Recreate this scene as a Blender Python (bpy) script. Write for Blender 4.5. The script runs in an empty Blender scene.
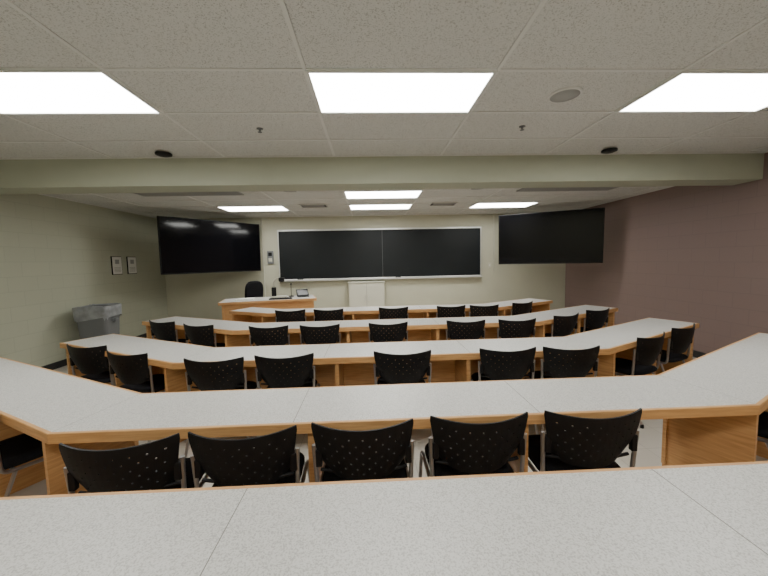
import bpy, bmesh, math, random
from mathutils import Vector, Matrix
random.seed(4)
scene = bpy.context.scene
FPX=336.0; HZ=261.0; YAW=0.0405; ROLL=0.021; EYE=1.51
PITCH=math.atan((288-HZ)/FPX)
XC=0.2
WL,WR,WF,WB=-4.75,4.76,8.0,-1.7
ZC_B=EYE+1.20; ZC_F=EYE+1.07; BEAM_Y=3.95; BEAM_Z=2.40

# ---------------- materials
def new_mat(name):
    m=bpy.data.materials.new(name); m.use_nodes=True
    nt=m.node_tree; b=nt.nodes['Principled BSDF']; return m,nt,b
def simple(name,col,rough=0.5,metal=0.0,spec=0.5,noise=0.0,nscale=20):
    m,nt,b=new_mat(name)
    b.inputs['Roughness'].default_value=rough; b.inputs['Metallic'].default_value=metal
    b.inputs['Specular IOR Level'].default_value=spec
    b.inputs['Base Color'].default_value=(*col,1)
    if noise>0:
        tc=nt.nodes.new('ShaderNodeTexCoord'); n=nt.nodes.new('ShaderNodeTexNoise'); n.inputs['Scale'].default_value=nscale
        r=nt.nodes.new('ShaderNodeValToRGB')
        r.color_ramp.elements[0].position=0.35; r.color_ramp.elements[1].position=0.65
        r.color_ramp.elements[0].color=(*[c*(1-noise) for c in col],1)
        r.color_ramp.elements[1].color=(*[min(1,c*(1+noise)) for c in col],1)
        nt.links.new(tc.outputs['Object'],n.inputs['Vector']); nt.links.new(n.outputs['Fac'],r.inputs['Fac']); nt.links.new(r.outputs['Color'],b.inputs['Base Color'])
    return m
def emis(name,col,s):
    m,nt,b=new_mat(name)
    b.inputs['Base Color'].default_value=(0.8,0.8,0.8,1)
    b.inputs['Emission Color'].default_value=(*col,1); b.inputs['Emission Strength'].default_value=s
    return m
def block_mat(name,col,axis):
    m,nt,b=new_mat(name)
    b.inputs['Roughness'].default_value=0.55
    tc=nt.nodes.new('ShaderNodeTexCoord'); sp=nt.nodes.new('ShaderNodeSeparateXYZ'); cb=nt.nodes.new('ShaderNodeCombineXYZ')
    nt.links.new(tc.outputs['Object'],sp.inputs[0])
    nt.links.new(sp.outputs['Y' if axis=='x' else 'X'],cb.inputs['X']); nt.links.new(sp.outputs['Z'],cb.inputs['Y'])
    br=nt.nodes.new('ShaderNodeTexBrick')
    br.inputs['Scale'].default_value=1.0; br.inputs['Brick Width'].default_value=0.4; br.inputs['Row Height'].default_value=0.2
    br.inputs['Mortar Size'].default_value=0.005; br.inputs['Mortar Smooth'].default_value=0.5
    br.inputs['Color1'].default_value=(*col,1); br.inputs['Color2'].default_value=(*[c*0.98 for c in col],1)
    br.inputs['Mortar'].default_value=(*[c*0.88 for c in col],1)
    nt.links.new(cb.outputs[0],br.inputs['Vector']); nt.links.new(br.outputs['Color'],b.inputs['Base Color'])
    n=nt.nodes.new('ShaderNodeTexNoise'); n.inputs['Scale'].default_value=90
    nt.links.new(tc.outputs['Object'],n.inputs['Vector'])
    ma=nt.nodes.new('ShaderNodeMath'); ma.operation='MULTIPLY_ADD'; ma.inputs[1].default_value=-1.0
    nt.links.new(br.outputs['Fac'],ma.inputs[0]); 
    mb=nt.nodes.new('ShaderNodeMath'); mb.operation='MULTIPLY'; mb.inputs[1].default_value=0.25
    nt.links.new(n.outputs['Fac'],mb.inputs[0]); nt.links.new(mb.outputs[0],ma.inputs[2])
    bp=nt.nodes.new('ShaderNodeBump'); bp.inputs['Strength'].default_value=0.25; bp.inputs['Distance'].default_value=0.005
    nt.links.new(ma.outputs[0],bp.inputs['Height']); nt.links.new(bp.outputs[0],b.inputs['Normal'])
    return m
def speck_mat(name,base,dark,scale,lo,hi,rough,bump=0.0,spec=0.5):
    m,nt,b=new_mat(name); b.inputs['Roughness'].default_value=rough; b.inputs['Specular IOR Level'].default_value=spec
    tc=nt.nodes.new('ShaderNodeTexCoord'); n=nt.nodes.new('ShaderNodeTexNoise'); n.inputs['Scale'].default_value=scale; n.inputs['Detail'].default_value=3
    r=nt.nodes.new('ShaderNodeValToRGB'); r.color_ramp.elements[0].position=lo; r.color_ramp.elements[1].position=hi
    r.color_ramp.elements[0].color=(*dark,1); r.color_ramp.elements[1].color=(*base,1)
    nt.links.new(tc.outputs['Object'],n.inputs['Vector']); nt.links.new(n.outputs['Fac'],r.inputs['Fac']); nt.links.new(r.outputs['Color'],b.inputs['Base Color'])
    if bump>0:
        bp=nt.nodes.new('ShaderNodeBump'); bp.inputs['Strength'].default_value=bump; bp.inputs['Distance'].default_value=0.002
        nt.links.new(r.outputs['Color'],bp.inputs['Height']); nt.links.new(bp.outputs[0],b.inputs['Normal'])
    return m
def wood_mat(name,c1,c2):
    m,nt,b=new_mat(name); b.inputs['Roughness'].default_value=0.42
    tc=nt.nodes.new('ShaderNodeTexCoord'); mp=nt.nodes.new('ShaderNodeMapping'); mp.inputs['Scale'].default_value=(3,3,40)
    n=nt.nodes.new('ShaderNodeTexNoise'); n.inputs['Scale'].default_value=2.2; n.inputs['Detail'].default_value=5
    r=nt.nodes.new('ShaderNodeValToRGB'); r.color_ramp.elements[0].position=0.3; r.color_ramp.elements[1].position=0.7
    r.color_ramp.elements[0].color=(*c1,1); r.color_ramp.elements[1].color=(*c2,1)
    nt.links.new(tc.outputs['Object'],mp.inputs[0]); nt.links.new(mp.outputs[0],n.inputs['Vector'])
    nt.links.new(n.outputs['Fac'],r.inputs['Fac']); nt.links.new(r.outputs['Color'],b.inputs['Base Color'])
    return m
M_LEFT=block_mat('paint_sage_block',(0.45,0.46,0.355),'x')
M_RIGHT=block_mat('paint_mauve_block',(0.225,0.155,0.138),'x')
M_FRONT=simple('paint_sage',(0.49,0.48,0.37),0.6,noise=0.02,nscale=3)
M_BEAM=simple('paint_beam',(0.42,0.435,0.335),0.6,noise=0.02,nscale=3)
M_TILE=speck_mat('acoustic_tile',(0.65,0.645,0.62),(0.38,0.375,0.36),140,0.34,0.46,0.9,0.3,0.1)
M_GRID=simple('ceiling_grid_metal',(0.68,0.675,0.65),0.5)
M_LAM=speck_mat('speckled_laminate',(0.59,0.58,0.555),(0.39,0.38,0.36),210,0.36,0.54,0.42)
M_OAK=wood_mat('oak_edge',(0.50,0.265,0.10),(0.66,0.38,0.16))
M_SEAM=simple('seam_dark',(0.2,0.19,0.17),0.7)
M_BLACK=simple('black_plastic',(0.006,0.006,0.007),0.5,spec=0.28)
M_SEAT=simple('black_seat_fabric',(0.008,0.008,0.010),0.85,noise=0.3,nscale=200,spec=0.2)
M_CHROME=simple('grey_steel',(0.45,0.45,0.46),0.3,0.9)
M_SLATE=simple('slate_board',(0.008,0.010,0.011),0.5,noise=0.12,nscale=1.5,spec=0.25)
M_ALU=simple('aluminium',(0.62,0.62,0.60),0.4,0.6)
M_SCREEN=simple('screen_glass',(0.003,0.003,0.004),0.08,spec=0.28)
M_WHITE=simple('white_enamel',(0.54,0.53,0.44),0.5)
M_GREY=simple('grey_plastic',(0.15,0.155,0.16),0.5)
M_LINER=simple('bin_liner',(0.26,0.27,0.28),0.35,noise=0.2,nscale=9)
M_DUCT=simple('grey_grille',(0.34,0.34,0.33),0.6)
M_BASE=simple('rubber_baseboard',(0.02,0.02,0.02),0.5)
M_PAPER=simple('paper',(0.75,0.74,0.70),0.7)
M_LIGHT=emis('diffuser_panel',(1.0,1.0,0.95),17.5)
mf,nt,b=new_mat('vinyl_tile'); b.inputs['Roughness'].default_value=0.35
tc=nt.nodes.new('ShaderNodeTexCoord'); br=nt.nodes.new('ShaderNodeTexBrick'); br.offset=0
br.inputs['Scale'].default_value=1; br.inputs['Brick Width'].default_value=0.305; br.inputs['Row Height'].default_value=0.305
br.inputs['Mortar Size'].default_value=0.0015; br.inputs['Color1'].default_value=(0.54,0.51,0.45,1); br.inputs['Color2'].default_value=(0.51,0.48,0.42,1); br.inputs['Mortar'].default_value=(0.3,0.28,0.24,1)
nt.links.new(tc.outputs['Object'],br.inputs['Vector']); nt.links.new(br.outputs['Color'],b.inputs['Base Color'])
M_FLOOR=mf

# ---------------- mesh builder
class MB:
    def __init__(s): s.v=[]; s.f=[]; s.m=[]; s.mats=[]; s.sm=[]
    def mi(s,mat):
        if mat not in s.mats: s.mats.append(mat)
        return s.mats.index(mat)
    def add(s,vs,fs,mat,smooth=False,T=None):
        o=len(s.v)
        for p in vs:
            p=Vector(p)
            if T is not None: p=T@p
            s.v.append(p)
        k=s.mi(mat)
        for f in fs: s.f.append([o+i for i in f]); s.m.append(k); s.sm.append(smooth)
    def box(s,a,b,mat,T=None):
        x0,y0,z0=a; x1,y1,z1=b
        vs=[(x0,y0,z0),(x1,y0,z0),(x1,y1,z0),(x0,y1,z0),(x0,y0,z1),(x1,y0,z1),(x1,y1,z1),(x0,y1,z1)]
        s.add(vs,[(0,3,2,1),(4,5,6,7),(0,1,5,4),(1,2,6,5),(2,3,7,6),(3,0,4,7)],mat,False,T)
    def bbox(s,a,b,mat,r=0.006,T=None,seg=2):
        bm=bmesh.new(); bmesh.ops.create_cube(bm,size=1)
        c=[(a[i]+b[i])/2 for i in range(3)]; d=[abs(b[i]-a[i]) for i in range(3)]
        for v in bm.verts: v.co=Vector((v.co.x*d[0]+c[0],v.co.y*d[1]+c[1],v.co.z*d[2]+c[2]))
        bmesh.ops.bevel(bm,geom=bm.edges[:],offset=min(r,min(d)*0.45),segments=seg,affect='EDGES',profile=0.5)
        s.frombm(bm,mat,False,T)
    def frombm(s,bm,mat,smooth=False,T=None):
        bm.verts.index_update()
        s.add([v.co.copy() for v in bm.verts],[[v.index for v in f.verts] for f in bm.faces],mat,smooth,T); bm.free()
    def rings(s,rings,mat,smooth=True,cap=True,T=None):
        n=len(rings[0]); vs=[p for r in rings for p in r]; fs=[]
        for k in range(len(rings)-1):
            for i in range(n):
                j=(i+1)%n; fs.append((k*n+i,k*n+j,(k+1)*n+j,(k+1)*n+i))
        s.add(vs,fs,mat,smooth,T)
        if cap:
            s.add(list(rings[0]),[tuple(reversed(range(n)))],mat,False,T); s.add(list(rings[-1]),[tuple(range(n))],mat,False,T)
    def lathe(s,prof,c,mat,n=24,smooth=True,T=None):
        s.rings([[(c[0]+r*math.cos(2*math.pi*i/n),c[1]+r*math.sin(2*math.pi*i/n),c[2]+z) for i in range(n)] for r,z in prof],mat,smooth,True,T)
    def tube(s,path,r,mat,n=8,T=None):
        path=[Vector(p) for p in path]; rings=[]
        up=None
        for i,p in enumerate(path):
            if i==0: d=path[1]-p
            elif i==len(path)-1: d=p-path[i-1]
            else: d=(path[i+1]-p).normalized()+(p-path[i-1]).normalized()
            d.normalize()
            if up is None: up=d.orthogonal().normalized()
            up=(up-d*up.dot(d)).normalized(); w=d.cross(up)
            rings.append([p+up*r*math.cos(2*math.pi*k/n)+w*r*math.sin(2*math.pi*k/n) for k in range(n)])
        s.rings(rings,mat,True,True,T)
    def mesh(s,name):
        me=bpy.data.meshes.new(name); me.from_pydata([tuple(v) for v in s.v],[],s.f)
        for m in s.mats: me.materials.append(m)
        me.polygons.foreach_set('material_index',s.m); me.polygons.foreach_set('use_smooth',s.sm); me.update()
        bm=bmesh.new(); bm.from_mesh(me); bmesh.ops.recalc_face_normals(bm,faces=bm.faces[:]); bm.to_mesh(me); bm.free()
        return me
    def obj(s,name,loc=(0,0,0),rz=0,origin=None):
        if origin is not None:
            o=Vector(origin); s.v=[v-o for v in s.v]; loc=origin
        ob=bpy.data.objects.new(name,s.mesh(name)); scene.collection.objects.link(ob)
        ob.location=loc; ob.rotation_euler=(0,0,rz); return ob
def round_path(pts,r,k=5):
    pts=[Vector(p) for p in pts]; out=[pts[0]]
    for i in range(1,len(pts)-1):
        a=(pts[i-1]-pts[i]); c=(pts[i+1]-pts[i]); ra=min(r,a.length*.45,c.length*.45)
        p0=pts[i]+a.normalized()*ra; p1=pts[i]+c.normalized()*ra
        for j in range(k+1):
            t=j/k; out.append(p0*(1-t)**2+pts[i]*2*t*(1-t)+p1*t*t)
    out.append(pts[-1]); return out

# ---------------- room shell
def shell(name,a,b,mat):
    m=MB(); m.box(a,b,mat); return m.obj(name)
shell('floor',(WL-.2,WB-.2,-.1),(WR+.2,WF+.2,0),M_FLOOR)
shell('wall_left',(WL-.15,WB,0),(WL,WF,2.95),M_LEFT)
shell('wall_right',(WR,WB,0),(WR+.15,WF,2.95),M_RIGHT)
shell('wall_front',(WL-.15,WF,0),(WR+.15,WF+.15,2.95),M_FRONT)
shell('wall_back',(WL-.15,WB-.15,0),(WR+.15,WB,2.95),M_FRONT)
m=MB(); m.box((WL,WB,ZC_B),(WR,BEAM_Y+.02,ZC_B+.03),M_TILE); m.box((WL,BEAM_Y+.3,ZC_F),(WR,WF,ZC_F+.03),M_TILE)
m.obj('ceiling')
shell('ceiling_beam',(WL,BEAM_Y,BEAM_Z),(WR,BEAM_Y+.34,ZC_B+.05),M_BEAM)
shell('baseboard_left',(WL,WB,0),(WL+.012,WF,.1),M_BASE)
shell('baseboard_right',(WR-.012,WB,0),(WR,WF,.1),M_BASE)
shell('baseboard_front',(WL+.012,WF-.012,0),(WR-.012,WF,.1),M_BASE)
m=MB()
GXO=XC-.575
GX=[GXO+1.22*k for k in range(-4,6)]
gw=.012
LY=2.21
for x in GX:
    if WL<x<WR:
        m.box((x-gw,WB,ZC_B-.006),(x+gw,BEAM_Y,ZC_B),M_GRID)
        m.box((x-gw,BEAM_Y+.34,ZC_F-.006),(x+gw,WF,ZC_F),M_GRID)
y=LY-.61*6
while y<BEAM_Y-.05:
    m.box((WL,y-gw,ZC_B-.0065),(WR,y+gw,ZC_B-.0005),M_GRID); y+=.61
for k in range(6):
    y=4.59+.61*k
    m.box((WL,y-gw,ZC_F-.0065),(WR,y+gw,ZC_F-.0005),M_GRID)
for (x0,x1,ya,yb,z) in [(WL,WR,BEAM_Y-.02,BEAM_Y,ZC_B),(WL,WR,WF-.02,WF,ZC_F)]:
    m.box((x0,ya,z-.008),(x1,yb,z),M_GRID)
for X0 in (WL,WR-.02):
    m.box((X0,WB,ZC_B-.008),(X0+.02,BEAM_Y,ZC_B),M_GRID); m.box((X0,BEAM_Y+.34,ZC_F-.008),(X0+.02,WF,ZC_F),M_GRID)
m.obj('ceiling_grid')
def troffer(x0,y0,z):
    m=MB(); x1=x0+1.22; y1=y0+.61; f=.022
    m.box((x0+f,y0+f,z-.004),(x1-f,y1-f,z+.0),M_LIGHT)
    for a,b_ in [((x0,y0),(x1,y0+f)),((x0,y1-f),(x1,y1)),((x0,y0+f),(x0+f,y1-f)),((x1-f,y0+f),(x1,y1-f))]:
        m.box((a[0],a[1],z-.012),(b_[0],b_[1],z),M_GRID)
    m.obj('ceiling_light_panel',origin=((x0+x1)/2,(y0+y1)/2,z))
gx=GXO
for k in (-2,0,2): 
    troffer(gx+1.22*k,LY,ZC_B-.001)
    troffer(gx+1.22*k,LY-3.05,ZC_B-.001)
troffer(gx,5.20,ZC_F-.001); troffer(gx,6.42,ZC_F-.001)
troffer(gx-2.44,6.42,ZC_F-.001); troffer(gx+2.44,6.42,ZC_F-.001)
for (x0,x1) in ((-3.4,-1.9),(2.35,3.85)):
    m=MB(); z=ZC_F-.008; y0,y1=4.75,5.35
    m.box((x0,y0,z-.004),(x1,y1,z-.0),M_DUCT)
    for i in range(14):
        yy=y0+.025+i*.039; m.box((x0+.02,yy,z-.008),(x1-.02,yy+.016,z-.004),M_DUCT)
    for a,b_ in [((x0,y0),(x1,y0+.02)),((x0,y1-.02),(x1,y1)),((x0,y0),(x0+.02,y1)),((x1-.02,y0),(x1,y1))]:
        m.box((a[0],a[1],z-.010),(b_[0],b_[1],z),M_DUCT)
    m.obj('return_air_grille',origin=((x0+x1)/2,(y0+y1)/2,z))
for (x0,y0) in ((-1.25,6.3),(1.2,6.3)):
    m=MB(); z=ZC_F-.008
    m.box((x0,y0,z-.01),(x0+.45,y0+.3,z-.0),M_BLACK)
    for i in range(6): m.box((x0+.02,y0+.03+i*.045,z-.016),(x0+.43,y0+.045+i*.045,z-.01),M_DUCT)
    for a,b_ in [((x0-.02,y0-.02),(x0+.47,y0)),((x0-.02,y0+.3),(x0+.47,y0+.32))]:
        m.box((a[0],a[1],z-.016),(b_[0],b_[1],z),M_GRID)
    m.obj('air_vent',origin=(x0+.22,y0+.15,z))
def speaker(x,y,z,r=.115):
    m=MB(); m.lathe([(r,0),(r,-.008),(r*.93,-.014),(r*.88,-.012)],(0,0,0),M_GRID,32)
    m.lathe([(r*.87,-.004),(r*.87,-.013),(r*.3,-.017)],(0,0,0),M_DUCT,32)
    m.obj('ceiling_speaker',loc=(x,y,z))
speaker(1.47,2.53,ZC_B-.001); speaker(-1.15,5.1,ZC_F-.001); speaker(1.65,5.1,ZC_F-.001)
def sprinkler(x,y,z):
    m=MB(); m.lathe([(.028,0),(.028,-.005),(.01,-.008),(.009,-.02),(.004,-.022),(.004,-.030),(.019,-.031),(.019,-.034)],(0,0,0),M_GREY,16)
    m.obj('fire_sprinkler',loc=(x,y,z))
sprinkler(-.95,3.14,ZC_B-.001); sprinkler(1.42,3.12,ZC_B-.001)
def sensor(x,y,z):
    m=MB(); m.lathe([(.06,0),(.06,-.012),(.05,-.016)],(0,0,0),M_WHITE,20)
    m.lathe([(.075,-.014),(.08,-.02),(.078,-.034),(.05,-.045),(.02,-.05)],(0,0,0),M_BLACK,24)
    m.obj('occupancy_sensor',loc=(x,y,z))
sensor(-2.15,3.75,ZC_B-.001); sensor(2.70,3.75,ZC_B-.001)

# ---------------- desks
ZT=.74; TH=.05; D=.48; PHI=math.radians(28)
def desk(near,kl,kr,Ll,Lr,legs,seams=(),mz=.16,name='curved_classroom_desk'):
    m=MB()
    def outline(o):
        t=math.tan(PHI/2)
        def knk(sx,kx,dist): return (kx-sx*dist*t,near+dist)
        left_near=knk(-1,kl,o); right_near=knk(1,kr,o); left_far=knk(-1,kl,D-o); right_far=knk(1,kr,D-o)
        c,s=math.cos(PHI),math.sin(PHI)
        def tip(sx,kx,dist,L):
            L=L-o
            return (kx+sx*c*L - sx*s*dist, near+s*L+c*dist)
        return [tip(-1,kl,o,Ll),left_near,right_near,tip(1,kr,o,Lr),tip(1,kr,D-o,Lr),right_far,left_far,tip(-1,kl,D-o,Ll)]
    O=outline(0); C=outline(.003); I=outline(.018); n=len(O)
    top=[(x,y,ZT) for x,y in C]; inn=[(x,y,ZT) for x,y in I]; sid=[(x,y,ZT-.003) for x,y in O]; bot=[(x,y,ZT-TH) for x,y in O]
    m.rings([bot,sid,top,inn],M_OAK,False,False); 
    m.add(bot,[tuple(reversed(range(n)))],M_OAK)
    m.add(inn,[tuple(range(n))],M_LAM)
    for sx in seams:
        m.box((sx-.0015,near+.018,ZT-.002),(sx+.0015,near+D-.018,ZT+.0004),M_SEAM)
    t=math.tan(PHI/2)
    for sx,kx,L in ((-1,kl,Ll),(1,kr,Lr)):
        a=Vector((kx,near,0)); b_=Vector((kx-sx*D*t,near+D,0)); d=(b_-a).normalized(); a+=d*.02; b_-=d*.02; w=Vector((d.y,-d.x,0))*.0012
        m.add([(p.x,p.y,ZT+.0004) for p in (a-w,a+w,b_+w,b_-w)],[(0,1,2,3)],M_SEAM)
    def seg(T,x0,x1,legxs,mz):
        for lx in legxs:
            m.box((lx-.016,.035,0),(lx+.016,D-.04,ZT-TH),M_OAK,T)
        m.box((x0,D-.06,mz),(x1,D-.04,ZT-TH),M_OAK,T)
    T0=Matrix.Translation((0,near,0))
    seg(T0,kl+.13,kr-.13,legs,mz)
    for sx,kx,L in ((-1,kl,Ll),(1,kr,Lr)):
        T=Matrix.Translation((kx,near,0))@Matrix.Rotation(sx*PHI,4,'Z')
        if sx>0: seg(T,.13,L-.02,(.16,L-.04,L/2) if L>1.55 else (.16,L-.04),.16)
        else: seg(T,-L+.02,-.13,(-.16,-L+.04,-L/2) if L>1.55 else (-.16,-L+.04),.16)
    return m.obj(name,origin=(XC,near+D/2,0))
R=[0.655,1.57,2.67,3.93,5.22]
desk(R[0],-2.3,2.7,1.2,1.2,(-.44,1.0),(-.44,1.0))
desk(R[1],-1.52,1.96,2.3,2.3,(-.31,.765),(-.39,.83),mz=.52)
desk(R[2],-1.58,1.98,1.84,1.92,(-.29,.80),(-.39,.81))
desk(R[3],-1.62,2.02,1.78,1.88,(-.28,.80),(-.39,.81))
desk(R[4],-1.60,2.05,.85,1.38,(-.28,.90),(-.39,.81))

# ---------------- chair
def chair_mesh():
    m=MB()
    bm=bmesh.new()
    NH=15; hw=.23; us=[-1.0]
    for i in range(NH):
        c=-1+ (i+.5)*2/NH
        us+= [c-.0036/hw, c+.0036/hw]
    us.append(1.0)
    NV=9; H=.27
    vs=[0.0]
    for j in range(NV):
        c=(j+.5)/NV; vs+=[c-.0036/H,c+.0036/H]
    vs.append(1.0)
    grid=[]
    for v in vs:
        row=[]
        for u in us:
            half=.178+.056*v**.8
            zt=.513+H*v + .016*(u*u-.3)*v
            if v<.5: zt+= .05*(abs(u)**4)*(1-2*v)
            x=u*half*(1-.02*(max(0,v-.93)/.07)*(abs(u)**6))
            y=-.215-.055*v-.015*math.sin(v*math.pi) + .065*u*u
            row.append(bm.verts.new((x,y,zt)))
        grid.append(row)
    for j in range(len(vs)-1):
        for i in range(len(us)-1):
            hi=(i%2==1); hj=(j%2==1)
            if hi and hj and ((i//2+j//2)%2==0) and 1<=i//2<=NH-2 and 1<=j//2<=NV-2: continue
            bm.faces.new((grid[j][i],grid[j][i+1],grid[j+1][i+1],grid[j+1][i]))
    bmesh.ops.recalc_face_normals(bm,faces=bm.faces[:])
    bmesh.ops.solidify(bm,geom=bm.faces[:],thickness=.008)
    m.frombm(bm,M_BLACK,False)
    def rr(hx,hy,z,cy=0,N=36):
        out=[]
        for i in range(N):
            a=2*math.pi*i/N; ca,sa=math.cos(a),math.sin(a); e=.45
            out.append((math.copysign(abs(ca)**e,ca)*hx,cy+math.copysign(abs(sa)**e,sa)*hy,z))
        return out
    m.rings([rr(.195,.195,.425),rr(.207,.207,.432),rr(.21,.21,.445),rr(.20,.20,.458),rr(.16,.16,.463)],M_SEAT)
    for s in (-1,1):
        m.tube(round_path([(s*.235,.21,.012),(s*.215,.17,.41),(s*.215,-.17,.42),(s*.225,-.185,.68)],.04),.0105,M_CHROME)
        m.tube(round_path([(s*.235,-.27,.012),(s*.217,-.12,.41)],.03),.0105,M_CHROME)
        for yy in (.21,-.27): m.lathe([(.014,0),(.015,.006),(.013,.03)],(s*.235,yy,0),M_BLACK,10)
        m.bbox((s*.205-.012,-.20,.58),(s*.205+.016,-.175,.66),M_BLACK,.004)
    for yy in (.12,-.12): m.tube([(-.215,yy,.415),(.215,yy,.415)],.009,M_CHROME)
    m.tube([(-.2,-.165,.55),(-.07,-.195,.545),(.07,-.195,.545),(.2,-.165,.55)],.008,M_BLACK)
    return m.mesh('stacking_chair')
CH=chair_mesh()
def chair(x,y,rz):
    ob=bpy.data.objects.new('stacking_chair',CH); scene.collection.objects.link(ob); ob.location=(x,y,0); ob.rotation_euler=(0,0,rz)
def row_chairs(near,xs,off=.15):
    for x in xs: chair(x,near+off+random.uniform(-.02,.02),random.uniform(-.06,.06))
def wing(near,kx,sx,ss,off=.15,tw=.0):
    for s in ss:
        c,sn=math.cos(PHI),math.sin(PHI)
        x=kx+sx*c*s-sx*sn*off; y=near+sn*s+c*off
        chair(x,y,sx*(PHI-tw)+random.uniform(-.06,.06))
for x,dy,rz in ((-1.08,.03,.10),(-.58,.07,.05),(-.05,.10,0.0),(.49,.12,.0),(1.04,.12,-.04)): chair(x,R[1]+dy,rz)
wing(R[1],-1.52,-1,(.72,1.55)); wing(R[1],1.96,1,(.60,1.55))
row_chairs(R[2],(-1.22,-.70,.25,1.10,1.62)); wing(R[2],-1.58,-1,(.56,1.24),tw=.2); wing(R[2],1.98,1,(.62,1.33),tw=.1)
row_chairs(R[3],(-1.18,-.60,.19,1.13,1.73)); wing(R[3],-1.62,-1,(.55,1.26),tw=.15); wing(R[3],2.02,1,(.50,1.25),tw=.1)
row_chairs(R[4],(-1.25,-.65,.35,1.25,1.78)); wing(R[4],2.05,1,(.50,),tw=.1)

# ---------------- chalkboard
BC=.27
bx0,bx1,bz0,bz1=BC-2.37,BC+2.37,EYE-.38,EYE+.73
m=MB(); yb=WF-.003
m.box((bx0,yb-.03,bz0),(bx1,yb,bz1),M_SLATE)
m.bbox((bx0,yb-.042,bz0+.01),(BC+.03,yb-.03,bz1-.01),M_SLATE,.002)
m.box((BC+.03,yb-.034,bz0),(BC+.036,yb-.03,bz1),M_GREY)
fr=.025
m.bbox((bx0-fr,yb-.05,bz1),(bx1+fr,yb,bz1+fr+.015),M_ALU); m.bbox((bx0-fr,yb-.05,bz0-fr),(bx1+fr,yb,bz0),M_ALU)
m.bbox((bx0-fr,yb-.05,bz0),(bx0,yb,bz1),M_ALU); m.bbox((bx1,yb-.05,bz0),(bx1+fr,yb,bz1),M_ALU)
m.bbox((bx0-fr,yb-.12,bz0-.05),(bx1+fr,yb-.01,bz0-.03),M_ALU); m.bbox((bx0-fr,yb-.125,bz0-.05),(bx1+fr,yb-.115,bz0-.015),M_ALU)
for i,x in enumerate((-1.7,.6)):
    m.bbox((x,yb-.08,bz0-.03),(x+.13,yb-.04,bz0),M_BLACK)
m.obj('chalkboard',origin=(BC,yb,(bz0+bz1)/2))
m=MB(); m.bbox((-.50,WF-.28,.05),(.32,WF-.02,1.02),M_WHITE,.008); m.box((-.47,WF-.25,0),(.29,WF-.04,.05),M_BLACK)
m.box((-.093,WF-.283,.07),(-.087,WF-.279,1.0),M_SEAM)
for x in (-.14,-.05): m.bbox((x,WF-.30,.6),(x+.012,WF-.28,.72),M_ALU)
m.bbox((-.52,WF-.30,1.02),(.34,WF-.01,1.045),M_WHITE)
m.obj('storage_cabinet',origin=(-.09,WF-.15,0))

# ---------------- TVs
def tv(p_left,p_right,zc,H,wallpt,tilt=.05,name='flat_screen_television'):
    a=Vector((*p_left,0)); b_=Vector((*p_right,0)); W=(b_-a).length; c=(a+b_)/2
    ang=math.atan2(b_.y-a.y,b_.x-a.x)
    m=MB(); TT=Matrix.Rotation(tilt,4,'X')
    m.bbox((-W/2,0,-H/2),(W/2,.045,H/2),M_BLACK,.006,TT)
    m.box((-W/2+.012,-.002,-H/2+.02),(W/2-.012,.001,H/2-.012),M_SCREEN,TT)
    m.bbox((-W*.3,.045,-H*.3),(W*.3,.075,H*.25),M_BLACK,.01,TT)
    m.bbox((-.2,.07,-.2),(.2,.09,.2),M_BLACK,.005,TT)
    wp=Matrix.Rotation(-ang,4,'Z')@(Vector((wallpt[0],wallpt[1],0))-Vector((c.x,c.y,0)))
    for z in (-.1,.1): m.tube(round_path([(0,.09,z),((wp.x)*.3+.12,wp.y*.5,z),(wp.x,wp.y,z)],.05),.022,M_BLACK)
    m.bbox((-.06,.06,-.14),(.06,.13,.14),M_BLACK,.004)
    m.obj(name,loc=(c.x,c.y,zc),rz=ang)
tv((-3.74,6.20),(-2.48,7.80),1.87,1.05,(-4.0,7.97),tilt=.012)
tv((2.74,7.08),(4.40,6.18),1.90,1.03,(4.3,7.97))

# ---------------- small wall items
for y in (6.52,6.92):
    m=MB(); x=WL
    m.bbox((x,y-.125,1.36),(x+.018,y+.125,1.70),M_BLACK,.003)
    m.box((x+.018,y-.115,1.37),(x+.0195,y+.115,1.69),M_PAPER)
    for k in range(4): m.box((x+.0195,y-.08,1.41+k*.025),(x+.0198,y+.08,1.416+k*.025),M_SEAM)
    m.box((x+.0195,y-.05,1.56),(x+.0198,y+.05,1.64),M_DUCT)
    m.obj('framed_notice',origin=(x,y,1.53))
m=MB(); m.bbox((-2.38,WF-.05,1.50),(-2.24,WF,1.80),M_GREY,.01); m.box((-2.35,WF-.053,1.68),(-2.27,WF-.05,1.76),M_BLACK); m.bbox((-2.35,WF-.056,1.55),(-2.27,WF-.05,1.63),M_WHITE,.003)
m.obj('telephone_intercom',origin=(-2.31,WF,1.66))
m=MB(); m.bbox((2.84,WF-.012,1.30),(2.92,WF,1.42),M_WHITE,.003); m.bbox((2.87,WF-.022,1.34),(2.89,WF-.01,1.38),M_PAPER,.002)
m.obj('light_switch',origin=(2.88,WF,1.36))
m=MB(); m.tube([(-2.48,WF-.012,0.1),(-2.48,WF-.012,ZC_F)],.012,M_WHITE); 
m.tube([(2.98,WF-.012,1.2),(2.98,WF-.012,ZC_F)],.012,M_WHITE); m.obj('trim_1')

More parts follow.
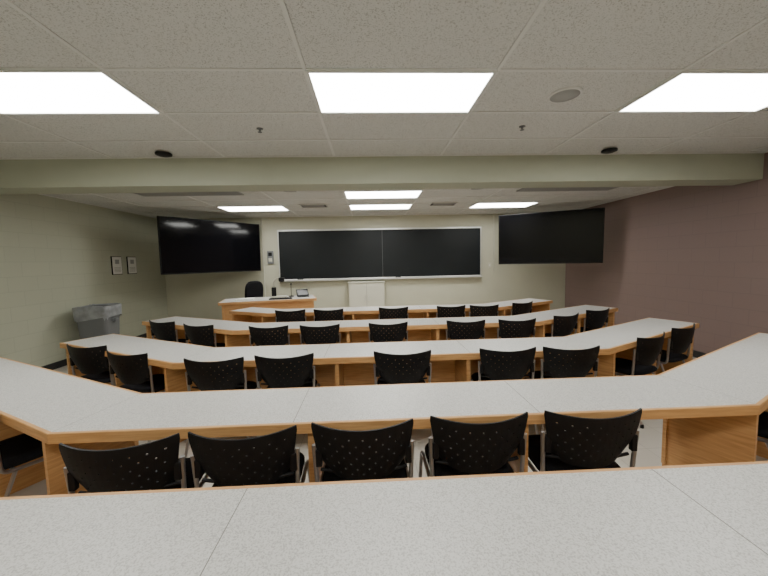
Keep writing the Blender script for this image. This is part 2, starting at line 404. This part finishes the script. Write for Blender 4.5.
# ---------------- bin
m=MB()
def rrect(hx,hy,z,r=.05,k=4,jx=0):
    out=[]
    for cx,cy,a0 in ((hx-r,hy-r,0),(-hx+r,hy-r,90),(-hx+r,-hy+r,180),(hx-r,-hy+r,270)):
        for i in range(k+1):
            a=math.radians(a0+90*i/k); out.append((cx+r*math.cos(a),cy+r*math.sin(a),z+(random.uniform(-jx,jx))))
    return out
m.rings([rrect(.18,.16,0),rrect(.22,.20,.84),rrect(.232,.212,.84),rrect(.232,.212,.88),rrect(.21,.19,.88),rrect(.20,.18,.79)],M_GREY,False)
m.rings([rrect(.236,.216,.70,jx=.03),rrect(.239,.219,.82,jx=.01),rrect(.243,.223,.89),rrect(.22,.20,.902,jx=.01),rrect(.20,.18,.84,jx=.01),rrect(.16,.14,.6)],M_LINER,True,False)
for s in (-1,1): m.bbox((s*.235-.03,-.05,.64),(s*.235+.03,.05,.68),M_GREY)
m.obj('recycling_bin',loc=(-4.36,5.52,0),rz=.12)

# ---------------- instructor desk + stuff
DX,DY,DA=-1.93,6.5,math.radians(14)
TD=Matrix.Translation((DX,DY,0))@Matrix.Rotation(DA,4,'Z')
m=MB(); hw,hd,ht=.85,.36,.84
m.bbox((-hw,-hd,ht-.05),(hw,hd,ht-.002),M_OAK,.004); m.box((-hw+.02,-hd+.02,ht-.004),(hw-.02,hd-.02,ht),M_LAM)
m.box((-hw+.05,-hd+.04,0),(-hw+.08,hd-.04,ht-.05),M_OAK); m.box((hw-.08,-hd+.04,0),(hw-.05,hd-.04,ht-.05),M_OAK)
m.box((-hw+.08,-hd+.05,.03),(hw-.08,-hd+.07,ht-.05),M_OAK)
m.bbox((hw-.5,-.2,.1),(hw-.09,.3,ht-.05),M_OAK)
for z in (.3,.55): m.box((hw-.49,.3,z),(hw-.10,.303,z+.006),M_SEAM)
m.obj('instructor_desk',loc=(DX,DY,0),rz=DA)
m=MB(); m.bbox((-.15,-.11,0),(.15,.11,.03),M_WHITE); m.tube(round_path([(-.1,.05,.03),(-.1,.06,.30),(-.02,.0,.38),(.06,-.03,.36)],.05),.018,M_WHITE); m.bbox((.0,-.08,.31),(.11,.03,.39),M_BLACK,.01)
m.bbox((-.14,-.02,.03),(-.05,.10,.20),M_BLACK,.008)
m.obj('document_camera',loc=TD@Vector((.17,.10,ht)),rz=DA)
m=MB(); m.bbox((-.1,-.07,0),(.1,.07,.02),M_BLACK)
T=Matrix.Translation((0,0,.02))@Matrix.Rotation(math.radians(-25),4,'X'); m.bbox((-.12,-.01,0),(.12,.015,.14),M_BLACK,.004,T); m.box((-.105,-.012,.015),(.105,-.009,.125),M_SCREEN,T)
m.obj('touch_control_panel',loc=TD@Vector((.62,.02,ht)),rz=DA+.3)
m=MB(); m.bbox((-.16,-.12,0),(.16,.12,.012),M_PAPER,.002); m.bbox((-.12,-.1,.012),(.17,.1,.024),M_PAPER,.002)
m.obj('paper_stack',loc=TD@Vector((-.45,0,ht)),rz=DA)
m=MB(); m.bbox((-.21,-.07,0),(.21,.07,.018),M_BLACK,.004)
for i in range(4):
    for j in range(13): m.box((-.195+j*.03,-.058+i*.03,.018),(-.195+j*.03+.025,-.058+i*.03+.025,.023),M_SEAT)
m.obj('computer_keyboard',loc=TD@Vector((.20,-.22,ht)),rz=DA)
m=MB(); m.lathe([(.055,0),(.055,.012),(.03,.02)],(0,0,0),M_BLACK,20); m.tube(round_path([(0,0,.015),(0,.02,.16),(0,-.08,.24)],.06),.006,M_BLACK); m.tube([(0,-.08,.24),(0,-.12,.27)],.013,M_BLACK)
m.obj('gooseneck_microphone',loc=TD@Vector((.40,.18,ht)),rz=DA)
# office chair
m=MB()
for k in range(5):
    a=2*math.pi*k/5; c,s=math.cos(a),math.sin(a)
    m.tube([(0,0,.10),(c*.16,s*.16,.095),(c*.29,s*.29,.07)],.018,M_BLACK); m.lathe([(.012,-.026),(.026,-.02),(.026,.02),(.012,.026)],(0,0,0),M_BLACK,12,True,Matrix.Translation((c*.29,s*.29,.028))@Matrix.Rotation(a,4,'Z')@Matrix.Rotation(math.pi/2,4,'X'))
m.tube([(0,0,.09),(0,0,.46)],.025,M_CHROME,12)
def rr2(hx,hy,z):
    out=[]
    for i in range(32):
        a=2*math.pi*i/32; ca,sa=math.cos(a),math.sin(a); out.append((math.copysign(abs(ca)**.6,ca)*hx,math.copysign(abs(sa)**.6,sa)*hy,z))
    return out
m.rings([rr2(.2,.2,.45),rr2(.245,.24,.47),rr2(.25,.245,.51),rr2(.21,.21,.535)],M_SEAT)
TB=Matrix.Translation((0,-.26,.86))@Matrix.Rotation(math.radians(82),4,'X')
m.rings([rr2(.18,.25,-.03),rr2(.205,.28,-.01),rr2(.205,.28,.02),rr2(.17,.24,.045)],M_SEAT,T=TB)
m.tube(round_path([(0,-.05,.46),(0,-.31,.47),(0,-.32,.75)],.06),.02,M_BLACK)
for s in (-1,1):
    m.tube(round_path([(s*.2,.0,.47),(s*.29,.0,.48),(s*.29,.0,.68)],.04),.014,M_BLACK); m.bbox((s*.29-.03,-.13,.68),(s*.29+.03,.12,.71),M_BLACK,.01)
m.obj('office_chair',loc=(-2.34,7.2,0),rz=math.radians(225))

# ---------------- world + camera
w=bpy.data.worlds.new('World'); scene.world=w; w.use_nodes=True
w.node_tree.nodes['Background'].inputs[0].default_value=(.5,.5,.5,1); w.node_tree.nodes['Background'].inputs[1].default_value=.3
cd=bpy.data.cameras.new('camera'); cam=bpy.data.objects.new('camera',cd); scene.collection.objects.link(cam); scene.camera=cam
cd.sensor_width=36; cd.lens=FPX/768*36; cd.clip_start=.02
f=Vector((math.sin(YAW)*math.cos(PITCH),math.cos(YAW)*math.cos(PITCH),-math.sin(PITCH)))
r0=Vector((math.cos(YAW),-math.sin(YAW),0)); u0=r0.cross(f)
r=r0*math.cos(ROLL)-u0*math.sin(ROLL); u=u0*math.cos(ROLL)+r0*math.sin(ROLL)
cam.matrix_world=Matrix(((r.x,u.x,-f.x,0),(r.y,u.y,-f.y,0),(r.z,u.z,-f.z,EYE),(0,0,0,1)))
